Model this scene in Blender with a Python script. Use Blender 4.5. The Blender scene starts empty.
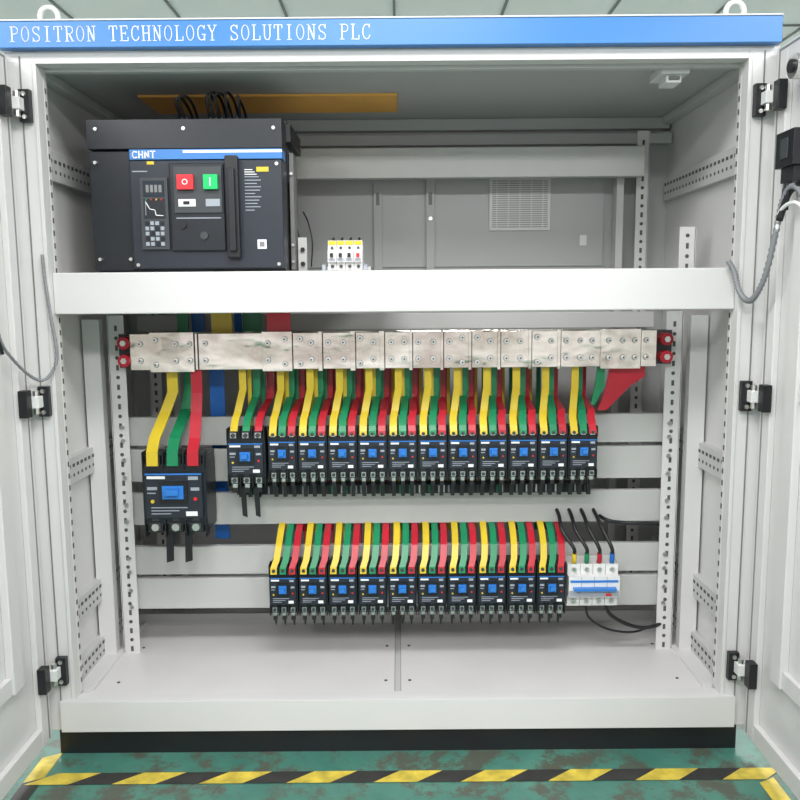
import bpy, math, random
from mathutils import Vector, Matrix
random.seed(4)
S = 1.4
scene = bpy.context.scene
scene.view_settings.view_transform = 'Standard'
scene.view_settings.look = 'None'

# ------------------------------------------------------------ materials
def mat(name, col, rough=0.5, metal=0.0, noise=0.0, nscale=8.0, col2=None, bump=0.0, emit=0, bdist=.002, stretch=None, rvar=0):
    m = bpy.data.materials.new(name); m.use_nodes = True
    nt = m.node_tree; b = nt.nodes['Principled BSDF']
    b.inputs['Base Color'].default_value = (*col, 1)
    b.inputs['Roughness'].default_value = rough
    b.inputs['Metallic'].default_value = metal
    if emit:
        b.inputs['Emission Color'].default_value = (*col, 1)
        b.inputs['Emission Strength'].default_value = emit
    if noise or bump:
        tc = nt.nodes.new('ShaderNodeTexCoord')
        mp = nt.nodes.new('ShaderNodeMapping')
        if stretch: mp.inputs['Scale'].default_value = stretch
        n = nt.nodes.new('ShaderNodeTexNoise'); n.inputs['Scale'].default_value = nscale
        n.inputs['Detail'].default_value = 5 if not bump else 2
        nt.links.new(tc.outputs['Object'], mp.inputs['Vector'])
        nt.links.new(mp.outputs['Vector'], n.inputs['Vector'])
        if noise:
            r = nt.nodes.new('ShaderNodeValToRGB')
            c2 = col2 or tuple(c*(1-noise) for c in col)
            r.color_ramp.elements[0].position = .36 if bump else .3; r.color_ramp.elements[1].position = .62 if bump else .7
            r.color_ramp.elements[0].color = (*c2, 1); r.color_ramp.elements[1].color = (*col, 1)
            nt.links.new(n.outputs['Fac'], r.inputs['Fac'])
            nt.links.new(r.outputs['Color'], b.inputs['Base Color'])
        if rvar:
            mr = nt.nodes.new('ShaderNodeMapRange'); mr.inputs['From Min'].default_value=.35; mr.inputs['From Max'].default_value=.65
            mr.inputs['To Min'].default_value = rough; mr.inputs['To Max'].default_value = rough+rvar
            nt.links.new(n.outputs['Fac'], mr.inputs['Value']); nt.links.new(mr.outputs['Result'], b.inputs['Roughness'])
        if bump:
            bp = nt.nodes.new('ShaderNodeBump'); bp.inputs['Strength'].default_value = bump
            bp.inputs['Distance'].default_value = bdist
            nt.links.new(n.outputs['Fac'], bp.inputs['Height'])
            nt.links.new(bp.outputs['Normal'], b.inputs['Normal'])
    return m
PAINT = mat('paint_light_grey', (.665,.655,.645), .40, noise=.03, nscale=3)
RAIL  = mat('rail_grey', (.54,.54,.525), .45, noise=.05, nscale=4)
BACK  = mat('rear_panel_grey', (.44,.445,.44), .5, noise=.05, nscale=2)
GALV  = mat('galvanised_floor_pan', (.69,.67,.665), .34, noise=.05, nscale=5)
HOLE  = mat('punched_hole_dark', (.09,.09,.085), .8)
BLUEH = mat('header_blue', (.045,.20,.53), .35)
WHITE = mat('white_print', (.85,.85,.85), .5)
BLACK = mat('black_plastic', (.009,.010,.012), .4)
NAVY  = mat('breaker_navy_plastic', (.010,.013,.019), .36, noise=.15, nscale=30)
NAVY2 = mat('breaker_face_plastic', (.017,.022,.033), .38)
DKGR  = mat('dark_grey_plastic', (.045,.05,.057), .5)
SEAM  = mat('panel_seam_grey', (.18,.18,.175), .6)
PRINT = mat('grey_print', (.34,.37,.42), .6)
BLUE  = mat('toggle_blue', (.03,.20,.62), .35)
YEL   = mat('phase_yellow', (.74,.54,.03), .36, noise=.15, nscale=9)
GRN   = mat('phase_green', (.008,.25,.10), .36, noise=.18, nscale=9)
RED   = mat('phase_red', (.54,.012,.03), .36, noise=.18, nscale=9)
NBLU  = mat('neutral_blue', (.01,.13,.48), .38)
ORNG  = mat('orange_board', (.88,.45,.09), .55, noise=.12, nscale=6)
SILV  = mat('tinned_copper', (.90,.84,.77), .09, 1.0, noise=.3, nscale=4.5, col2=(.56,.50,.44), bump=.8, bdist=.010, stretch=(1.5,1,3.2), rvar=.14)  # colour patches: patina, also painted in to stand for uneven reflections
STEEL = mat('zinc_steel', (.75,.74,.72), .28, 1.0)
LENS  = mat('display_glass', (.02,.03,.04), .1)
BTNR  = mat('button_red', (.75,.02,.03), .35)
BTNG  = mat('button_green', (.0,.50,.13), .35)
WPLAS = mat('white_plastic', (.76,.76,.75), .4)
CONDU = mat('conduit_grey', (.22,.225,.24), .45)
GASK  = mat('gasket_grey', (.22,.22,.22), .8)
GRILL = mat('vent_grille', (.66,.66,.65), .5)
GRIL2 = mat('vent_slat_shadow', (.28,.28,.27), .6)

# ------------------------------------------------------------ mesh builder (lengths scaled by S to metres)
class M:
    def __init__(s): s.v=[]; s.f=[]; s.mi=[]; s.mats=[]; s.sm=[]
    def m(s, mt):
        if mt not in s.mats: s.mats.append(mt)
        return s.mats.index(mt)
    def raw(s, vs, fs, mt, smooth=False):
        o=len(s.v); s.v += [tuple(p) for p in vs]; k=s.m(mt)
        for f in fs: s.f.append([i+o for i in f]); s.mi.append(k); s.sm.append(smooth)
    def box(s,x0,x1,y0,y1,z0,z1,mt):
        x0,x1=sorted((x0,x1)); y0,y1=sorted((y0,y1)); z0,z1=sorted((z0,z1))
        vs=[(x,y,z) for z in (z0,z1) for y in (y0,y1) for x in (x0,x1)]
        s.raw(vs,[(0,2,3,1),(4,5,7,6),(0,1,5,4),(2,6,7,3),(0,4,6,2),(1,3,7,5)],mt)
    def prism(s, poly, y0, y1, mt):   # poly in xz, extruded along y
        n=len(poly); vs=[(x,y0,z) for x,z in poly]+[(x,y1,z) for x,z in poly]
        fs=[list(range(n)), list(range(2*n-1,n-1,-1))]
        fs+=[(i,i+n,(i+1)%n+n,(i+1)%n) for i in range(n)]
        s.raw(vs,fs,mt)
    def cyl(s, c, r, h, ax, mt, n=14, r2=None):
        r2 = r if r2 is None else r2
        A={'x':(Vector((0,1,0)),Vector((0,0,1)),Vector((1,0,0))),'y':(Vector((1,0,0)),Vector((0,0,1)),Vector((0,1,0))),'z':(Vector((1,0,0)),Vector((0,1,0)),Vector((0,0,1)))}[ax]
        c=Vector(c); vs=[]
        for k,rr in ((0,r),(1,r2)):
            for i in range(n):
                a=2*math.pi*i/n
                vs.append(c+A[0]*math.cos(a)*rr+A[1]*math.sin(a)*rr+A[2]*h*k)
        s.raw(vs,[(i,(i+1)%n,(i+1)%n+n,i+n) for i in range(n)],mt,True)
        s.raw(vs,[list(range(n-1,-1,-1)),list(range(n,2*n))],mt)
    def tube(s, pts, r, mt, n=8, sub=8, corr=0):
        P=[Vector(p) for p in pts]; P=[P[0]*2-P[1]]+P+[P[-1]*2-P[-2]]
        path=[]
        for i in range(1,len(P)-2):
            for k in range(sub):
                t=k/sub; a,b,c,d=P[i-1],P[i],P[i+1],P[i+2]
                path.append(.5*((2*b)+(c-a)*t+(2*a-5*b+4*c-d)*t*t+(3*b-a-3*c+d)*t**3))
        path.append(P[-2]); vs=[]; up=Vector((.31,.17,.93))
        for i,p in enumerate(path):
            T=(path[min(i+1,len(path)-1)]-path[max(i-1,0)]).normalized()
            U=T.cross(up)
            if U.length<.05: U=T.cross(Vector((1,0,0)))
            U.normalize(); W=T.cross(U)
            rr=r*(1-corr*(i%2))
            for k in range(n):
                a=2*math.pi*k/n; vs.append(p+U*math.cos(a)*rr+W*math.sin(a)*rr)
        fs=[]
        for i in range(len(path)-1):
            for k in range(n): fs.append((i*n+k,i*n+(k+1)%n,(i+1)*n+(k+1)%n,(i+1)*n+k))
        fs.append(list(range(n-1,-1,-1))); fs.append([len(path)*n-n+k for k in range(n)])
        s.raw(vs,fs,mt,True)
    def strip(s, pts, w, th, mt):    # flat bar, width mostly along x
        P=[Vector(p) for p in pts]; vs=[]
        for i,p in enumerate(P):
            a=P[max(i-1,0)]; b=P[min(i+1,len(P)-1)]
            T=(b-a); T.x=0; T.normalize()
            N=Vector((0,-T.z,T.y))
            for sx,sn in ((-1,-1),(1,-1),(1,1),(-1,1)):
                vs.append(p+Vector((sx*w/2,0,0))+N*sn*th/2)
        fs=[]
        for i in range(len(P)-1):
            for k in range(4): fs.append((i*4+k,i*4+(k+1)%4,(i+1)*4+(k+1)%4,(i+1)*4+k))
        fs.append((3,2,1,0)); e=len(P)*4-4; fs.append((e,e+1,e+2,e+3))
        s.raw(vs,fs,mt)
    def torus(s, c, R, r, mt, ax='y', n=20, k=8):
        vs=[];fs=[]
        for i in range(n):
            a=2*math.pi*i/n
            for j in range(k):
                b=2*math.pi*j/k; q=R+r*math.cos(b); w=r*math.sin(b)
                p={'y':(q*math.cos(a),w,q*math.sin(a)),'x':(w,q*math.cos(a),q*math.sin(a)),'z':(q*math.cos(a),q*math.sin(a),w)}[ax]
                vs.append(Vector(c)+Vector(p))
                fs.append((i*k+j,i*k+(j+1)%k,((i+1)%n)*k+(j+1)%k,((i+1)%n)*k+j))
        s.raw(vs,fs,mt,True)
    def stroke(s, pts, w, y, mt, d=.0006):
        for a,b in zip(pts[:-1],pts[1:]):
            a=Vector((a[0],a[1]));b=Vector((b[0],b[1])); t=(b-a)
            if t.length<1e-6: continue
            t.normalize(); n=Vector((-t.y,t.x))*w/2; e=t*w*.35
            q=[a-e-n,b+e-n,b+e+n,a-e+n]
            s.prism([(p.x,p.y) for p in q],y-d,y,mt)
    def mesh(s,name):
        me=bpy.data.meshes.new(name)
        me.from_pydata([(x*S,y*S,z*S) for x,y,z in s.v],[],s.f)
        for mt in s.mats: me.materials.append(mt)
        for p,k,sm in zip(me.polygons,s.mi,s.sm): p.material_index=k; p.use_smooth=sm
        me.update(); return me
    def obj(s,name,parent=None,bevel=0,loc=(0,0,0)):
        o=bpy.data.objects.new(name,s.mesh(name)); scene.collection.objects.link(o)
        o.location=[c*S for c in loc]
        if parent: o.parent=parent
        if bevel:
            b=o.modifiers.new('bevel','BEVEL'); b.width=bevel*S; b.segments=2; b.limit_method='ANGLE'; b.angle_limit=math.radians(50)
        return o
def empty(name,loc=(0,0,0)):
    o=bpy.data.objects.new(name,None); scene.collection.objects.link(o); o.location=[c*S for c in loc]; o.empty_display_size=.1; return o

# ------------------------------------------------------------ serif lettering
def ell(cx,cy,rx,ry,n=18): return [(cx+rx*math.cos(2*math.pi*i/n),cy+ry*math.sin(2*math.pi*i/n)) for i in range(n+1)]
Carc=[(.85,.75),(.75,.93),(.52,1),(.28,.9),(.14,.66),(.14,.34),(.28,.1),(.52,0),(.76,.07),(.88,.25)]
bowl=[(.25,1),(.62,1),(.84,.92),(.9,.76),(.84,.6),(.62,.51),(.25,.51)]
G={
'P':[([(.25,0),(.25,1)],1),([(.06,0),(.48,0)],0),([(.06,1),(.25,1)],0),(bowl,0)],
'R':[([(.25,0),(.25,1)],1),([(.06,0),(.46,0)],0),([(.06,1),(.25,1)],0),(bowl,0),([(.5,.5),(.86,0)],1),([(.76,0),(1,0)],0)],
'O':[(ell(.5,.5,.38,.5),.5)],
'S':[([(.82,.78),(.7,.95),(.45,1),(.2,.9),(.16,.72),(.3,.57),(.7,.43),(.86,.27),(.8,.08),(.5,0),(.25,.05),(.15,.25)],.5),([(.84,1),(.84,.74)],0),([(.14,0),(.14,.28)],0)],
'I':[([(.5,0),(.5,1)],1),([(.28,0),(.72,0)],0),([(.28,1),(.72,1)],0)],
'T':[([(.5,0),(.5,1)],1),([(.3,0),(.7,0)],0),([(.08,.78),(.08,1),(.92,1),(.92,.78)],0)],
'N':[([(.2,0),(.2,1)],0),([(.2,1),(.8,0)],1),([(.8,0),(.8,1)],0),([(.04,0),(.38,0)],0),([(.04,1),(.2,1)],0),([(.62,1),(.98,1)],0)],
'E':[([(.22,0),(.22,1)],1),([(.05,1),(.85,1),(.85,.8)],0),([(.22,.51),(.66,.51)],0),([(.66,.42),(.66,.6)],0),([(.05,0),(.9,0),(.9,.24)],0)],
'C':[(Carc,.5),([(.86,1),(.86,.72)],0)],
'G':[(Carc[:-1],.5),([(.86,1),(.86,.72)],0),([(.84,.02),(.84,.4)],1),([(.6,.4),(1,.4)],0)],
'H':[([(.2,0),(.2,1)],1),([(.8,0),(.8,1)],1),([(.2,.51),(.8,.51)],0),([(.03,0),(.38,0)],0),([(.03,1),(.38,1)],0),([(.62,0),(.97,0)],0),([(.62,1),(.97,1)],0)],
'L':[([(.25,0),(.25,1)],1),([(.06,1),(.46,1)],0),([(.06,0),(.9,0),(.9,.26)],0)],
'Y':[([(.12,1),(.5,.48)],1),([(.88,1),(.5,.48)],0),([(.5,.48),(.5,0)],1),([(.3,0),(.7,0)],0),([(0,1),(.3,1)],0),([(.7,1),(1,1)],0)],
'U':[([(.2,1),(.2,.25),(.32,.04),(.5,0),(.68,.04),(.8,.25),(.8,1)],.5),([(.03,1),(.38,1)],0),([(.64,1),(.97,1)],0)],
'c':[([(.95,.9),(.35,1),(.05,.75),(.05,.25),(.35,0),(.95,.1)],1)],
'h':[([(.1,0),(.1,1)],1),([(.9,0),(.9,1)],1),([(.1,.5),(.9,.5)],1)],
'n':[([(.1,0),(.1,1),(.9,0),(.9,1)],1)],
't':[([(0,1),(1,1)],1),([(.5,0),(.5,1)],1)],
}
def lettering(mb, txt, x, z, w, h, pitch, y, mt, thick=.0026, thin=.0015):
    for i,ch in enumerate(txt):
        if ch not in G: continue
        for pts,k in G[ch]:
            mb.stroke([(x+i*pitch+p[0]*w, z+p[1]*h) for p in pts], thin+(thick-thin)*k, y, mt)

# ============================================================ ROOM
def tex_floor():
    m=bpy.data.materials.new('green_epoxy_floor'); m.use_nodes=True; nt=m.node_tree; b=nt.nodes['Principled BSDF']
    tc=nt.nodes.new('ShaderNodeTexCoord')
    n1=nt.nodes.new('ShaderNodeTexNoise'); n1.inputs['Scale'].default_value=3.0; n1.inputs['Detail'].default_value=8; n1.inputs['Roughness'].default_value=.65
    n2=nt.nodes.new('ShaderNodeTexNoise'); n2.inputs['Scale'].default_value=5.5; n2.inputs['Detail'].default_value=12; n2.inputs['Roughness'].default_value=.78
    r1=nt.nodes.new('ShaderNodeValToRGB'); e=r1.color_ramp.elements; e[0].position=.35; e[0].color=(.04,.15,.115,1); e[1].position=.65; e[1].color=(.08,.235,.18,1)
    r2=nt.nodes.new('ShaderNodeValToRGB'); e=r2.color_ramp.elements; e[0].position=.49; e[0].color=(0,0,0,1); e[1].position=.56; e[1].color=(.9,.9,.9,1)
    mx=nt.nodes.new('ShaderNodeMixRGB'); mx.inputs['Color2'].default_value=(.085,.08,.06,1)
    for n in (n1,n2): nt.links.new(tc.outputs['Object'],n.inputs['Vector'])
    nt.links.new(n1.outputs['Fac'],r1.inputs['Fac']); nt.links.new(n2.outputs['Fac'],r2.inputs['Fac'])
    nt.links.new(r1.outputs['Color'],mx.inputs['Color1']); nt.links.new(r2.outputs['Color'],mx.inputs['Fac'])
    nt.links.new(mx.outputs['Color'],b.inputs['Base Color']); b.inputs['Roughness'].default_value=.35
    return m
FLOORM=tex_floor()
CEILM=mat('ceiling_tile',(.90,.89,.88),.8,noise=.04,nscale=2)
WALLM=mat('wall_paint',(.72,.71,.70),.8,noise=.04,nscale=2)
XR=3.2; YB=3.2; YF=-4.0; ZC=2.2
b=M(); b.box(-XR,XR,YF,YB,-.05,0,FLOORM); b.obj('floor')
b=M(); b.box(-XR,XR,YF,YB,ZC,ZC+.05,CEILM); b.obj('ceiling')
b=M(); b.box(-XR,XR,YB,YB+.05,0,ZC,WALLM); b.obj('wall_back')
b=M(); b.box(-XR-.05,-XR,YF,YB,0,ZC,WALLM); b.obj('wall_left')
b=M(); b.box(XR,XR+.05,YF,YB,0,ZC,WALLM); b.obj('wall_right')
b=M(); b.box(-XR,XR,YF-.08,YF,0,.12,WALLM); b.box(-XR,XR,YF-.08,YF,2.0,ZC,WALLM)  # unseen wall added behind camera; pillars and gaps band the busbar reflections
for i in range(7):
    x=-3.2+i*.95; b.box(x,min(x+.28,XR),YF-.08,YF,.12,2.0,WALLM)
b.obj('reflection_wall_front')
for i in range(6):  # added frames in the unseen openings that let world light reach the bars
    x=-3.2+i*.95+.28; m=M()
    for X in (x,x+.325,x+.65): m.box(X,X+.02,YF-.05,YF-.02,.12,2.0,GASK)
    for z in (.12,.75,1.98): m.box(x,x+.67,YF-.05,YF-.02,z,z+.02,GASK)
    m.obj('reflection_window_%d'%(i+1))
b=M()
for k in range(-7,8): b.box(k*.43-.005,k*.43+.005,YF,YB,ZC-.006,ZC,GASK)
for k in range(-9,8): b.box(-XR,XR,k*.43-.005,k*.43+.005,ZC-.006,ZC,GASK)
b.obj('trim_1')

# hazard tape on floor
HY=mat('tape_yellow',(.74,.57,.07),.5,noise=.45,nscale=20); HB=mat('tape_black',(.035,.035,.033),.5,noise=.4,nscale=15)
b=M()
y0,y1=-.128,-.084; x=-.84; P=.098; i=0
def tape_quad(pts,mt,z=.0015): b.raw([(p[0],p[1],z) for p in pts],[(0,1,2,3)],mt)
while x<.78:
    tape_quad([(x,y0),(x+P,y0),(x+P+.06,y1),(x+.06,y1)],HY if i%2==0 else HB); x+=P; i+=1
for sx in (-1,1):
    y=-.02 if sx<0 else -.14; i=0
    while y>-1.2:
        X=sx*.826
        tape_quad([(X-.02,y-.10),(X+.02,y-.08),(X+.02,y+.02),(X-.02,y)],HY if i%2==0 else HB,.001); y-=.1; i+=1
b.obj('floor_hazard_tape')

# ============================================================ CABINET
cab=empty('electrical_cabinet')
b=M()
for s in (-1,1):
    b.box(s*.768,s*.834,0,.035,.06,1.61,PAINT)
    b.box(s*.7675,s*.772,.035,.05,.136,1.585,PAINT)
    b.box(s*.800,s*.8025,-.003,0,.10,1.60,SEAM)
    b.box(s*.775,s*.777,-.0015,0,.14,1.585,RAIL)
b.box(-.768,.768,0,.035,1.585,1.61,PAINT)
b.box(-.80,.80,-.012,.0,.06,.136,PAINT); b.box(-.768,.768,0,.03,.06,.136,PAINT)
b.box(-.82,.82,.0,.64,1.611,1.655,PAINT)
b.obj('front_frame',cab,.0025)
b=M()
for s in (-1,1): b.box(s*.806,s*.82,.036,.64,.06,1.61,PAINT)
b.obj('side_panels',cab)
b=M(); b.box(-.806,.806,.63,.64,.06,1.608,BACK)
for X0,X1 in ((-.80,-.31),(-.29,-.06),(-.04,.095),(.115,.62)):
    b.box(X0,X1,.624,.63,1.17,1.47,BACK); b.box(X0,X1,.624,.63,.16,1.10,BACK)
for X in (-.05,.105):
    b.box(X-.012,X+.012,.612,.63,1.14,1.50,BACK); b.box(X-.005,X+.005,.6115,.612,1.35,1.385,SEAM)
b.cyl((.105,.606,1.31),.006,.006,'y',STEEL)
b.box(.55,.57,.622,.624,1.23,1.26,WPLAS)
b.obj('rear_panel',cab,.003)
b=M(); b.box(.28,.46,.618,.624,1.275,1.43,GRILL)
for i in range(22): b.box(.288,.452,.616,.6185,1.284+i*.0063,1.2862+i*.0063,GRIL2)
for i in range(5): b.box(.30+i*.034,.303+i*.034,.6155,.6185,1.283,1.424,GRILL)
b.obj('vent_grille',cab)
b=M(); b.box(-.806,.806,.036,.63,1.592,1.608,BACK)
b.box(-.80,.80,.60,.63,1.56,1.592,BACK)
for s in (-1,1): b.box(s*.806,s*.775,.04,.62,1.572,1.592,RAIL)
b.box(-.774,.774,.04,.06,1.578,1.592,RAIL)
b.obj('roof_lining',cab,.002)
b=M(); b.box(-.645,.01,.30,.485,1.586,1.5915,ORNG); b.obj('orange_gland_board',cab)
b=M(); b.box(.60,.665,.065,.15,1.572,1.592,WPLAS); b.box(.615,.65,.075,.13,1.555,1.572,WPLAS); b.box(.62,.645,.07,.075,1.56,1.568,SEAM); b.obj('door_limit_switch',cab,.002)
b=M(); b.box(-.82,-.008,.03,.63,.112,.128,GALV); b.box(.008,.82,.03,.63,.112,.128,GALV)
b.box(-.008,.008,.03,.63,.108,.1235,RAIL); b.box(-.0085,-.0070,.03,.63,.12,.1245,SEAM); b.box(.0070,.0085,.03,.63,.12,.1245,SEAM)
for s in (-1,1):
    for y in (.1,.3,.5):
        for X in (.03,.70): b.cyl((s*X,y,.128),.004,.0015,'z',DKGR,8)
    b.box(s*.80,s*.745,.05,.60,.128,.135,PAINT)
b.box(-.78,-.02,.46,.472,.128,.16,RAIL); b.box(.02,.78,.46,.472,.128,.16,RAIL)
b.obj('floor_pan',cab,.0015)
b=M(); b.box(-.81,.81,.0,.62,0,.058,BLACK); b.obj('plinth',cab)
b=M(); b.box(-.838,.826,-.024,0,1.611,1.664,BLUEH); b.box(-.838,.826,-.026,.0,1.6645,1.668,PAINT)
b.obj('header_panel',cab,.001)
b=M(); lettering(b,'POSITRON TECHNOLOGY SOLUTIONS PLC',-.808,1.623,.0195,.030,.02325,-.0242,WHITE)
b.obj('header_lettering',cab)
b=M()
for s in (-1,1):
    b.cyl((s*.745,.03,1.655),.014,.016,'z',WPLAS); b.torus((s*.745,.03,1.690),.020,.006,WPLAS)
b.obj('lifting_eyes',cab)
b=M(); b.box(-.768,.768,.018,.05,1.048,1.141,PAINT)
b.box(-.768,.768,.05,.10,1.125,1.138,PAINT)
b.box(-.80,.0,.10,.45,1.125,1.136,PAINT)
for s in (-1,1): b.box(s*.806,s*.77,.051,.60,1.08,1.124,RAIL)
b.obj('equipment_shelf',cab,.003)
b=M()
b.box(-.74,.70,.50,.53,1.412,1.494,RAIL)
b.box(-.74,.74,.50,.53,.99,1.035,RAIL)
b.box(-.80,.80,.58,.60,1.515,1.545,BACK)
for z0,z1 in ((.693,.769),(.595,.682),(.476,.562),(.337,.415),(.24,.3255)):
    b.box(-.735,.735,.30,.305,z0,z1,RAIL); b.box(-.735,.735,.305,.32,z1-.006,z1,RAIL); b.box(-.735,.735,.305,.32,z0,z0+.006,RAIL)
    for s in (-1,1):
        for z in (z0+.02,z1-.02): b.cyl((s*.715,.264,z),.006,.036,'y',STEEL,6)
b.obj('mounting_rails',cab,.0015)
b=M()
def post(x0,x1,y,z0,z1):
    b.box(x0,x1,y,y+.003,z0,z1,PAINT); xs=x0 if x0<0 else x1
    b.box(xs-.0015,xs+.0015,y,y+.035,z0,z1,PAINT)
    n=int((z1-z0)/.0255); xm=(x0+x1)/2
    for i in range(n):
        z=z0+.012+i*.0255
        if i%2: b.cyl((xm,y-.0008,z),.0050,.001,'y',HOLE,10)
        else: b.box(xm-.0035,xm+.0035,y-.0008,y,z-.007,z+.007,HOLE)
for s in (-1,1):
    post(min(s*.742,s*.70),max(s*.742,s*.70),.27,.128,1.04)
    b.box(s*.80,s*.757,.25,.253,.128,1.03,PAINT); b.box(s*.759,s*.757,.2535,.28,.128,1.03,RAIL)
    post(min(s*.735,s*.70),max(s*.735,s*.70),.575,.128,1.55)
    b.box(s*.66,s*.64,.56,.60,.128,1.50,RAIL)
post(.715,.755,.24,1.14,1.25)
for s in (-1,1):
    for z0,z1 in ((1.355,1.42),(.635,.70),(.285,.345),(.135,.185)):
        b.box(s*.806,s*.788,.055,.60,z0,z1,RAIL)
        zm=(z0+z1)/2; n=22
        for i in range(n):
            y=.065+i*.0245
            b.box(s*.788,s*.7872,y,y+.013,zm+.008,zm+.016,HOLE); b.cyl((-.788 if s<0 else .7872,y+.006,zm-.012),.0045,.0008,'x',HOLE,8)
    for i in range(50): b.box(s*.7675,s*.7669,.038,.045,.16+i*.028,.172+i*.028,HOLE)
b.obj('perforated_posts',cab)

# ------------------------------------------------------------ doors
def door(s,name):
    d=empty(name,(s*.835,0,.8))
    def O(m,n,bv=0): return m.obj(n,d,bv,(-s*.835,0,-.8))
    m=M(); m.box(s*.836,s*.846,-.80,-.004,.045,1.605,PAINT); O(m,'skin',.002)
    m=M()
    m.box(s*.822,s*.836,-.062,-.014,.05,1.60,PAINT); m.box(s*.822,s*.836,-.80,-.752,.05,1.60,PAINT)
    m.box(s*.822,s*.836,-.752,-.062,1.555,1.60,PAINT); m.box(s*.822,s*.836,-.752,-.062,.05,.095,PAINT)
    m.box(s*.818,s*.836,-.18,-.135,.24,1.50,PAINT); m.box(s*.818,s*.836,-.66,-.62,.24,1.50,PAINT)
    for z in (.24,.86,1.46): m.box(s*.824,s*.836,-.62,-.18,z,z+.04,PAINT)
    O(m,'stiffeners',.002)
    m=M(); m.box(s*.8215,s*.8225,-.030,-.024,.055,1.595,GASK); m.box(s*.8215,s*.8225,-.79,-.03,1.59,1.595,GASK); O(m,'gasket')
    m=M()
    for z in (1.495,.854,.214):
        m.box(s*.778,s*.802,-.018,-.003,z-.034,z+.034,BLACK)
        m.box(s*.79,s*.824,-.042,-.016,z-.012,z+.014,WPLAS)
        m.box(s*.803,s*.822,-.070,-.045,z-.030,z+.030,BLACK)
        m.cyl((s*.800,-.03,z-.026),.007,.052,'z',STEEL,10)
        for dz in (-.024,.024): m.cyl((s*.79,-.021,z+dz),.005,.004,'y',STEEL,8)
    O(m,'hinges',.001)
    return d,O
d,O=door(-1,'cabinet_door')
d2,O2=door(1,'cabinet_door')
m=M()
m.box(.787,.822,-.18,-.105,1.335,1.405,BLACK); m.box(.795,.822,-.17,-.115,1.305,1.335,BLACK)
m.box(.784,.787,-.16,-.13,1.35,1.39,DKGR)
m.cyl((.796,-.14,1.53),.024,.026,'x',STEEL); m.cyl((.79,-.14,1.53),.013,.01,'x',BLACK)
for k in range(3): m.tube([(.80,-.15+k*.012,1.31),(.795,-.15+k*.01,1.28),(.80,-.14+k*.006,1.25)],.003,BLACK,6,5)
O2(m,'door_switch_box',.001)

# ------------------------------------------------------------ conduit and loose wiring
m=M()
m.tube([(.812,-.22,1.22),(.808,-.19,1.27),(.80,-.16,1.295),(.795,-.13,1.27),(.79,-.115,1.20),(.785,-.09,1.12),(.778,-.06,1.075),(.77,-.04,1.068),(.760,-.02,1.09),(.753,-.008,1.13),(.742,.0,1.155)],.0070,CONDU,10,12,.3)
m.tube([(.812,-.21,1.30),(.805,-.17,1.295),(.80,-.14,1.28),(.792,-.125,1.23)],.007,BLACK)
m.tube([(.812,-.20,1.24),(.80,-.17,1.262),(.792,-.13,1.25),(.79,-.12,1.21)],.004,WPLAS)
m.obj('flexible_conduit')
m=M()
m.tube([(-.815,-.20,1.06),(-.815,-.16,1.035),(-.813,-.13,.98),(-.80,-.06,.92),(-.78,-.025,.905),(-.757,-.010,.95),(-.764,-.010,1.04),(-.772,-.010,1.12),(-.775,-.010,1.18)],.0038,CONDU,8,12,.15)
m.tube([(-.815,-.20,1.04),(-.815,-.165,1.02),(-.813,-.14,.97)],.004,BLACK)
m.obj('flexible_conduit')

# ============================================================ AIR CIRCUIT BREAKER
acb=empty('air_circuit_breaker',(-.48,.24,1.141))
def AO(m,n,bv=0): return m.obj(n,acb,bv,(.48,-.24,-1.141))
def ux(u): return (u-393.4)/431
def vz(v): return 1.141+(270-v)*.00234
Y=.10
m=M()
m.box(-.700,-.258,Y+.025,.38,1.141,1.475,NAVY)
m.box(-.705,-.256,Y,.17,vz(149),vz(121),NAVY)
m.box(-.690,-.245,.171,.37,1.45,1.492,BLACK)
m.box(ux(90),ux(130),Y+.008,Y+.06,vz(267),vz(151),NAVY)
for u in (96,112,262,278): m.box(ux(u)-.012,ux(u)+.012,.18,.30,1.492,1.502,BLACK)
for i in range(14): m.box(-.258,-.2565,.20+i*.011,.206+i*.011,1.36,1.44,DKGR)
AO(m,'case',.004)
m=M()
m.box(ux(132),ux(283),Y-.012,Y+.05,vz(266),vz(161),NAVY2)
m.box(ux(172),ux(226),Y-.020,Y-.0125,vz(249),vz(164),NAVY)
m.box(ux(228),ux(241),Y-.032,Y-.0125,vz(256),vz(158),BLACK)
m.box(ux(231),ux(238),Y-.042,Y-.0325,vz(250),vz(170),BLACK)
AO(m,'front_cover',.003)
m=M()
m.box(ux(132),ux(283),Y-.004,Y+.05,vz(159.5),vz(150),BLUEH)
m.box(ux(185),ux(283),Y-.0045,Y-.004,vz(153.5),vz(151),WHITE)
lettering(m,'chnt',ux(135),vz(158),.0105,.0145,.0138,Y-.0042,WHITE,.0028,.0026)
AO(m,'brand_strip')
m=M()
m.box(ux(177),ux(224),Y-.024,Y-.0205,vz(212),vz(168),DKGR)
m.box(ux(181),ux(197),Y-.034,Y-.0242,vz(190),vz(176),BTNR); m.box(ux(207),ux(221),Y-.034,Y-.0242,vz(190),vz(176),BTNG)
m.torus((ux(189),Y-.0345,vz(183)),.0055,.0012,WHITE); m.box(ux(213.3),ux(214.3),Y-.035,Y-.0342,vz(187),vz(179),WHITE)
m.box(ux(181),ux(198),Y-.0255,Y-.0242,vz(206),vz(199),WPLAS); m.box(ux(208),ux(222),Y-.0255,Y-.0242,vz(206),vz(199),PRINT)
m.box(ux(186),ux(192),Y-.027,Y-.0257,vz(204),vz(201),BLACK)
m.cyl((ux(184),Y-.025,vz(224)),.008,.005,'y',BLACK); m.cyl((ux(205),Y-.024,vz(234)),.009,.004,'y',DKGR)
m.box(ux(178),ux(222),Y-.0215,Y-.0203,vz(217.5),vz(216.5),PRINT)
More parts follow.
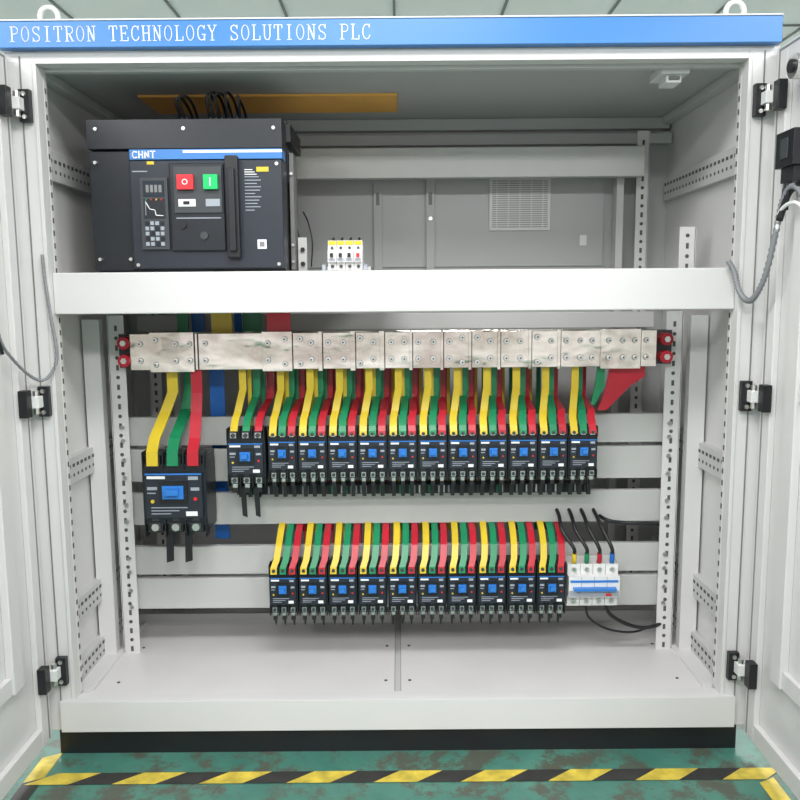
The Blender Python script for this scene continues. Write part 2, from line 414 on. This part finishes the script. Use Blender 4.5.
AO(m,'control_buttons')
m=M()
m.box(ux(143),ux(170),Y-.020,Y-.0125,vz(247),vz(178),DKGR)
m.box(ux(146),ux(167),Y-.0215,Y-.0203,vz(196),vz(181),LENS)
m.box(ux(146),ux(167),Y-.0212,Y-.0203,vz(217),vz(198),NAVY)
m.stroke([(ux(148),vz(201)),(ux(152),vz(208)),(ux(157),vz(209)),(ux(158),vz(214)),(ux(165),vz(214.5))],.0018,Y-.0213,WHITE)
m.stroke([(ux(148),vz(214)),(ux(148),vz(200))],.0012,Y-.0213,PRINT)
for i,c in enumerate((GRN,RED,YEL,RED)): m.cyl((ux(149+i*5),Y-.0235,vz(199)),.002,.002,'y',c,8)
for r in range(5):
    for c in range(4): m.box(ux(147+c*5),ux(150.5+c*5),Y-.023,Y-.0203,vz(223.5+r*5),vz(220+r*5),PRINT if (r+c)%3 else NAVY)
for k in range(4): m.box(ux(149+k*4.2),ux(151.8+k*4.2),Y-.0222,Y-.0216,vz(192),vz(185),GASK)
AO(m,'trip_unit')
m=M()
for i in range(11):
    w=[14,16,12,16,15,10,16,14,12,15,9][i]; m.box(ux(246),ux(246+w),Y-.0128,Y-.0122,vz(177.8+i*3.2),vz(177+i*3.2),PRINT)
for i in range(3): m.box(ux(246),ux(254+i*2),Y-.0128,Y-.0122,vz(171+i*2.2),vz(170.2+i*2.2),WHITE)
m.box(ux(258),ux(270),Y-.0132,Y-.0122,vz(172.5),vz(168),YEL)
m.box(ux(257),ux(266),Y-.0132,Y-.0122,vz(247),vz(238),WHITE); m.box(ux(259),ux(264),Y-.0138,Y-.0133,vz(245),vz(240),GASK)
m.box(ux(150),ux(157),Y-.0132,Y-.0122,vz(165),vz(162),YEL); m.box(ux(135),ux(150),Y-.013,Y-.0122,vz(172),vz(171),PRINT)
for u,v in ((97,256),(97,162),(128,256),(278,262),(137,262),(278,165),(99,130),(275,130),(186,130)): m.cyl((ux(u),Y-.015 if u>132 and v>150 else Y-.003,vz(v)),.0042,.012,'y',STEEL,8)
AO(m,'labels_and_screws')
m=M()
m.box(-.254,-.244,.20,.26,1.15,1.43,SEAM); m.box(-.240,-.218,.225,.23,1.141,1.23,RAIL)
m.box(-.722,-.706,.16,.22,1.15,1.25,STEEL)
for z in (1.17,1.21,1.38): m.cyl((-.249,.194,z),.004,.006,'y',STEEL,6)
for z in (1.165,1.2): m.cyl((-.228,.218,z),.006,.007,'y',BLACK,6)
AO(m,'side_plates',.001)
m=M()
for u,h in ((178,.055),(183,.06),(207,.062),(213,.066),(219,.064),(226,.066),(234,.058)):
    X=ux(u); a=random.uniform(-.008,.008)
    m.tube([(X,.18,1.495),(X+a,.16,1.51),(X+a*1.5,.14,1.485+h),(X+.006,.15,1.49+h),(X+.010,.20,1.475+h),(X+.012,.25,1.495)],.0035,BLACK,6,6)
    m.cyl((X,.165,1.49),.005,.016,'z',BLACK,8)
for u in (204,210,216,222): m.cyl((ux(u),.173,1.492),.003,.012,'z',WHITE,8)
for u in (270,284): m.tube([(ux(u)+.02,.30,1.30),(ux(u)+.035,.28,1.27),(ux(u)+.045,.27,1.22),(ux(u)+.04,.28,1.16)],.002,BLACK,6,5)
AO(m,'control_wires')

# ============================================================ SHELF MCBs
mc=empty('miniature_circuit_breaker',(-.118,.12,1.142))
m=M()
m.box(-.045,.062,.012,.03,.0,.012,STEEL); m.box(-.052,-.044,-.01,.03,0,.016,PRINT); m.box(.046,.054,-.01,.03,0,.016,PRINT)
for i in range(4):
    x=-.038+i*.0205
    m.box(x,x+.0195,-.005,.05,.004,.072,WPLAS); m.box(x,x+.0195,-.016,-.0055,.022,.048,WPLAS)
    m.box(x+.001,x+.0185,-.0065,-.0055,.062,.071,YEL); m.box(x+.006,x+.013,-.026,-.0165,.033,.042,BLACK if i<3 else BTNR)
    m.box(x+.002,x+.017,-.0172,-.0165,.024,.030,PRINT)
    m.cyl((x+.01,-.009,.012),.0042,.003,'y',DKGR,8); m.cyl((x+.01,-.009,.055),.0035,.003,'y',DKGR,8)
    m.tube([(x+.01,.02,.068),(x+.01,.02,.076),(x+.012,.035,.08),(x+.013,.06,.06)],.0018,BLACK,6,5)
m.obj('breaker_modules',mc)

# ============================================================ MOLDED CASE BREAKERS
def mccb(w,h,d,big=False):
    m=M(); a=w/2
    m.box(-a*.97,a*.97,0,d,h*.1,h*.9,NAVY)
    m.box(-a*.965,a*.965,.008,d-.001,0,h,NAVY)
    m.box(-a*.86,a*.86,-.009,-.0002,h*.2,h*.79,NAVY2)
    m.box(-a*.86,a*.86,-.0096,-.0092,h*.765,h*.785,BLUE)
    m.box(-a*.8,-a*.25,-.0102,-.0092,h*.715,h*.75,WHITE)
    m.box(a*.45,a*.75,-.0102,-.0092,h*.70,h*.745,PRINT)
    m.box(-a*.42,a*.42,-.014,-.0092,h*.40,h*.68,BLACK)
    q=.32 if big else .26
    m.box(-a*q,a*q,-.019,-.0142,h*.46,h*.63,BLUE)
    m.box(-a*q*.6,a*q*.6,-.032,-.0192,h*.52,h*.60,BLUE)
    m.box(-a*.80,-a*.5,-.0102,-.0092,h*.57,h*.61,PRINT); m.box(-a*.80,-a*.55,-.0102,-.0092,h*.52,h*.535,PRINT); m.box(a*.52,a*.78,-.0102,-.0092,h*.56,h*.60,PRINT)
    m.cyl((a*.65,-.0115,h*.45),a*.06,.002,'y',BTNR,8); m.cyl((-a*.65,-.0115,h*.42),a*.06,.002,'y',YEL,8)
    for i in range(3): m.box(-a*.7,a*(.4-.25*i),-.0102,-.0092,h*(.33-.04*i),h*(.342-.04*i),PRINT)
    m.box(a*.35,a*.7,-.0102,-.0092,h*.225,h*.285,WHITE)
    for k in (-1,0,1):
        x=k*w*.31; r=w*.085
        for z,z2 in ((h*.86,h*1.0),(h*.0,h*.14)):
            m.box(x-w*.11,x+w*.11,-.002,.02,z,z2,BLACK)
            m.box(x-w*.075,x+w*.075,-.004,-.0022,z+(h*.02),z2-(h*.02),DKGR if big else STEEL)
            m.cyl((x,-.008,(z+z2)/2),r*.7,.0035,'y',STEEL if big else DKGR,8)
        m.box(x-w*.05,x+w*.05,-.0012,-.0004,h*.15,h*.19,DKGR)
    for k in (-1.5,-.5,.5,1.5):
        x=k*w*.31; m.box(x-.0012,x+.0012,-.006,.03,h*.84,h*1.06,BLACK); m.box(x-.0012,x+.0012,-.006,.03,-h*.06,h*.16,BLACK)
    if not big:
        for k in (-1,0,1):
            x=k*w*.31
            m.box(x-w*.06,x+w*.06,.002,.007,-h*.09,h*.02,STEEL); m.box(x-w*.065,x+w*.065,-.001,.012,-h*.17,-h*.08,BLACK)
    return m
W=.0762; H=.122
row=mccb(W,H,.085).mesh('breaker_body')
def place(me,name,loc):
    o=bpy.data.objects.new(name,me); scene.collection.objects.link(o); o.location=[c*S for c in loc]
    return o
N='molded_case_circuit_breaker'
big=mccb(.166,.196,.10,True)
for t in (-.022,.026):
    big.prism([(t-.010,-.085),(t+.008,-.08),(t+.010,.01),(t-.008,.01)],.012,.017,BLACK)
big=big.mesh('large_breaker'); place(big,N,(-.561,.18,.492))
mid=mccb(.100,.134,.095,False).mesh('medium_breaker'); place(mid,N,(-.379,.19,.614))
upx=[-.326+W*(i+.5) for i in range(11)]
for x in upx: place(row,N,(x,.20,.625))
lox=[-.334+.0772*(i+.5) for i in range(10)]
for x in lox: place(row,N,(x,.20,.268))
m=M()
for x in [-.379]+upx:
    for k in (-1,0,1):
        m.box(x+k*.0236-.005,x+k*.0236+.005,.225,.235,.57,.60,BLACK)
    if x==-.379:
        for t in (-.016,.018): m.prism([(x+t-.002,.525),(x+t+.010,.52),(x+t+.008,.60),(x+t-.006,.60)],.21,.214,BLACK)
m.box(-.42,.51,.262,.298,.567,.592,BLACK)
for i in range(72): 
    X=-.415+i*.0128; m.box(X,X+.004,.258,.2618,.570,.590,random.choice([DKGR,PRINT,BLACK,WPLAS,GRN]))
for x in lox:
    for k in (-1,0,1):
        m.prism([(x+k*.024-.003,.225+random.uniform(0,.01)),(x+k*.024+.001,.225),(x+k*.024+.004,.252),(x+k*.024-.004,.252)],.215,.220,BLACK)
m.obj('outgoing_cable_tails',cab)

mb=empty('residual_current_breaker',(.512,.2,.272))
m=M(); m.box(-.066,.066,.02,.09,0,.113,WPLAS); m.box(-.066,.066,.0,.0195,.03,.085,WPLAS)
for i in range(4):
    x=-.066+i*.033; m.box(x+.0015,x+.0315,-.001,-.0002,.032,.048,PRINT)
    if i: m.box(x-.0004,x+.0004,-.0008,-.0001,.03,.085,GASK); m.box(x-.0004,x+.0004,.0190,.0198,0,.113,GASK)
    m.cyl((x+.0165,.013,.100),.006,.006,'y',STEEL,8); m.cyl((x+.0165,.013,.014),.006,.006,'y',STEEL,8)
m.box(-.062,.062,-.0015,-.0002,.070,.076,BLUE); m.box(-.055,.055,-.016,-.0002,.052,.058,BLUE); m.box(.03,.045,-.0025,-.0012,.034,.040,BTNR)
m.obj('breaker_case',mb)
m=M()
for i,c in enumerate((YEL,GRN,RED,NBLU)):
    x=.463+i*.033; m.tube([(x,.225,.388),(x,.22,.40),(x,.222,.415)],.0065,c,8,4)
    m.tube([(x,.222,.41),(x-.003,.215,.43),(x-.02-.006*(3-i)*.5,.24,.47),(x-.03,.28,.50),(x-.035,.33,.52)],.005,BLACK,8,6)
m.tube([(.53,.34,.50),(.56,.28,.487),(.60,.275,.48),(.66,.27,.478),(.72,.29,.47),(.745,.33,.46)],.005,BLACK)
m.tube([(.55,.24,.268),(.57,.24,.235),(.62,.25,.205),(.67,.255,.195),(.72,.28,.20),(.75,.32,.22)],.005,BLACK)
m.tube([(.5,.24,.268),(.51,.24,.23),(.56,.25,.195),(.63,.26,.18),(.70,.30,.18)],.003,BLACK)
m.obj('neutral_cables',cab)

# ============================================================ BUSBARS
bus=empty('busbar_assembly',(0,.25,.95))
def BO(m,n,bv=0): return m.obj(n,bus,bv,(0,-.25,-.95))
m=M()
m.box(-.675,.665,.236,.242,.901,.993,SILV)
for y in (.29,.35,.41): m.box(-.69,.675,y,y+.006,.905,.990,SILV)
def uX(u): return (u-395)/393
plates=((150,194),(262,292),(318,322),(350,355),(379,384),(409,412),(440,443),(468,471),(497,500),(528,531),(557,560),(600,640))
for u0,u1 in plates:
    m.box(uX(u0),uX(u1),.230,.2358,.896,.997,SILV)
BO(m,'tinned_bars',.0008)
m=M()
for u0,u1 in plates:
    m.box(uX(u1)+.0002,uX(u1)+.0024,.2352,.2359,.902,.992,DKGR)
m.box(uX(197),uX(198.5),.2352,.2359,.902,.992,DKGR)
for u in (140,156,176,190,205,268,285,300,311,328,343,360,373,391,404,418,433,449,462,477,490,506,520,537,551,566,580,592,608,622,634,646):
    on=150<=u<=194 or 262<=u<=292 or 600<=u<=640
    y=.230 if on else .236
    for z in ((.925,.968) if u%3 else (.915,.978)):
        m.cyl((uX(u),y-.0015,z),.0075,.0013,'y',SEAM,12); m.cyl((uX(u),y-.0035,z),.0066,.0020,'y',STEEL,12); m.cyl((uX(u),y-.009,z),.0048,.0055,'y',STEEL,6); m.cyl((uX(u),y-.0095,z),.0024,.0004,'y',DKGR,8)
BO(m,'bolts')
m=M()
for s in (-1,1):
    for y in (.24,.295,.355): 
        for z in (.925,.970):
            m.cyl((s*.69,y-.01,z),.016,.045,'y',RED); m.cyl((s*.69,y-.014,z),.008,.003,'y',STEEL,6)
    m.box(s*.670,s*.712,.262,.30,.905,.992,DKGR)
BO(m,'insulators')

m=M()
YB3=(.262,.305,.355)
for x in upx+[-.379]:
    sp=.0236 if x!=-.379 else .031
    for k,(c,yb) in enumerate(zip((YEL,GRN,RED),YB3)):
        xt=x+(k-1)*sp; top=xt+.014-.003*k
        w=.0185
        m.strip([(top,yb,.93),(top,yb,.845-.01*k),(top-.003,yb-.008,.83-.01*k),(xt+.004,.235,.790),(xt,.218,.772),(xt,.205,.757),(xt,.197,.745),(xt,.195,.735)],w,.004,c)
        m.box(top+.006,top+.016,yb+.034,yb+.038,.74,.93,c)
for xt,tp,c,yb in ((-.612,-.580,YEL,.27),(-.561,-.550,GRN,.32),(-.510,-.512,RED,.25)):
    m.strip([(tp,yb,.99),(tp,yb,.84),(tp+(xt-tp)*.5,yb-.02,.79),(xt,.20,.73),(xt,.174,.70),(xt,.172,.665)],.028,.005,c)
m.strip([(-.485,.36,.99),(-.485,.36,.42)],.040,.005,NBLU)
m.prism([(.555,.90),(.645,.90),(.645,.872),(.61,.85),(.548,.785),(.525,.785),(.545,.84)],.262,.267,RED)
m.prism([(.52,.90),(.54,.90),(.54,.85),(.515,.80),(.505,.80),(.515,.85)],.254,.258,GRN)
BO(m,'upper_phase_links')
m=M()
for u,w,c in ((183,.03,GRN),(198,.035,NBLU),(222,.055,YEL),(238,.02,NBLU),(252,.05,GRN),(279,.06,RED)):
    y={GRN:.42,NBLU:.46,YEL:.34,RED:.25}[c]
    X=(u-395)/393*(1.8+y)/2.04
    m.strip([(X,y,1.122),(X,y,.93)],w,.006,c)
BO(m,'incoming_bars')
m=M()
for x in lox:
    for k,(c,yb) in enumerate(zip((YEL,GRN,RED),(.335,.345,.355))):
        xt=x+(k-1)*.0238; t=xt+.010
        m.strip([(t,yb,.60),(t,yb,.52),(t,yb-.02,.485),(t,.27,.462),(t-.001,.235,.435),(t-.004,.212,.405),(xt,.198,.388),(xt,.195,.372)],.0165,.004,c)
        m.box(t+.008,t+.012,.325,.33,.33,.52,c)
BO(m,'lower_phase_links')
m=M()
for x in upx[:10]:
    for k,c in enumerate((YEL,GRN,RED)):
        m.box(x+(k-1)*.024-.006,x+(k-1)*.024+.006,.42,.426,.42,.90,c)
BO(m,'vertical_risers')

# ============================================================ LIGHTS
LT=mat('lamp_diffuser',(1,1,1),.5,emit=5)
def lamp(x,y,w,l,p):
    e=empty('ceiling_panel_light',(x,y,ZC-.02))
    m=M(); m.box(-w/2,w/2,-l/2,l/2,-.008,.012,WPLAS); m.obj('housing',e)
    m=M(); m.box(-w/2+.02,w/2-.02,-l/2+.02,l/2-.02,-.010,-.0082,LT); m.obj('diffuser',e)
    L=bpy.data.lights.new('panel_area','AREA'); L.shape='RECTANGLE'; L.size=w*S; L.size_y=l*S; L.energy=p; L.color=(1,.99,1)
    o=bpy.data.objects.new('panel_area',L); scene.collection.objects.link(o); o.parent=e; o.location=(0,0,-.02*S)
for x in (-1.5,0,1.5):
    lamp(x,-.9,.86,.43,36); lamp(x,-2.4,.86,.43,76)
lamp(-1.5,2.4,.86,.43,110); lamp(1.5,2.4,.86,.43,110)
w=bpy.data.worlds.new('World'); scene.world=w; w.use_nodes=True
w.node_tree.nodes['Background'].inputs[0].default_value=(1,.985,1,1)
w.node_tree.nodes['Background'].inputs[1].default_value=1.05

# ============================================================ CAMERA
cd=bpy.data.cameras.new('camera'); cam=bpy.data.objects.new('camera',cd); scene.collection.objects.link(cam)
cd.sensor_width=36; cd.lens=36; cd.clip_start=.05
cam.matrix_world=Matrix.Translation(Vector((.011,-1.8,1.08))*S)@Matrix.Rotation(math.radians(90-7.3),4,'X')@Matrix.Rotation(math.radians(-.45),4,'Z')
scene.camera=cam
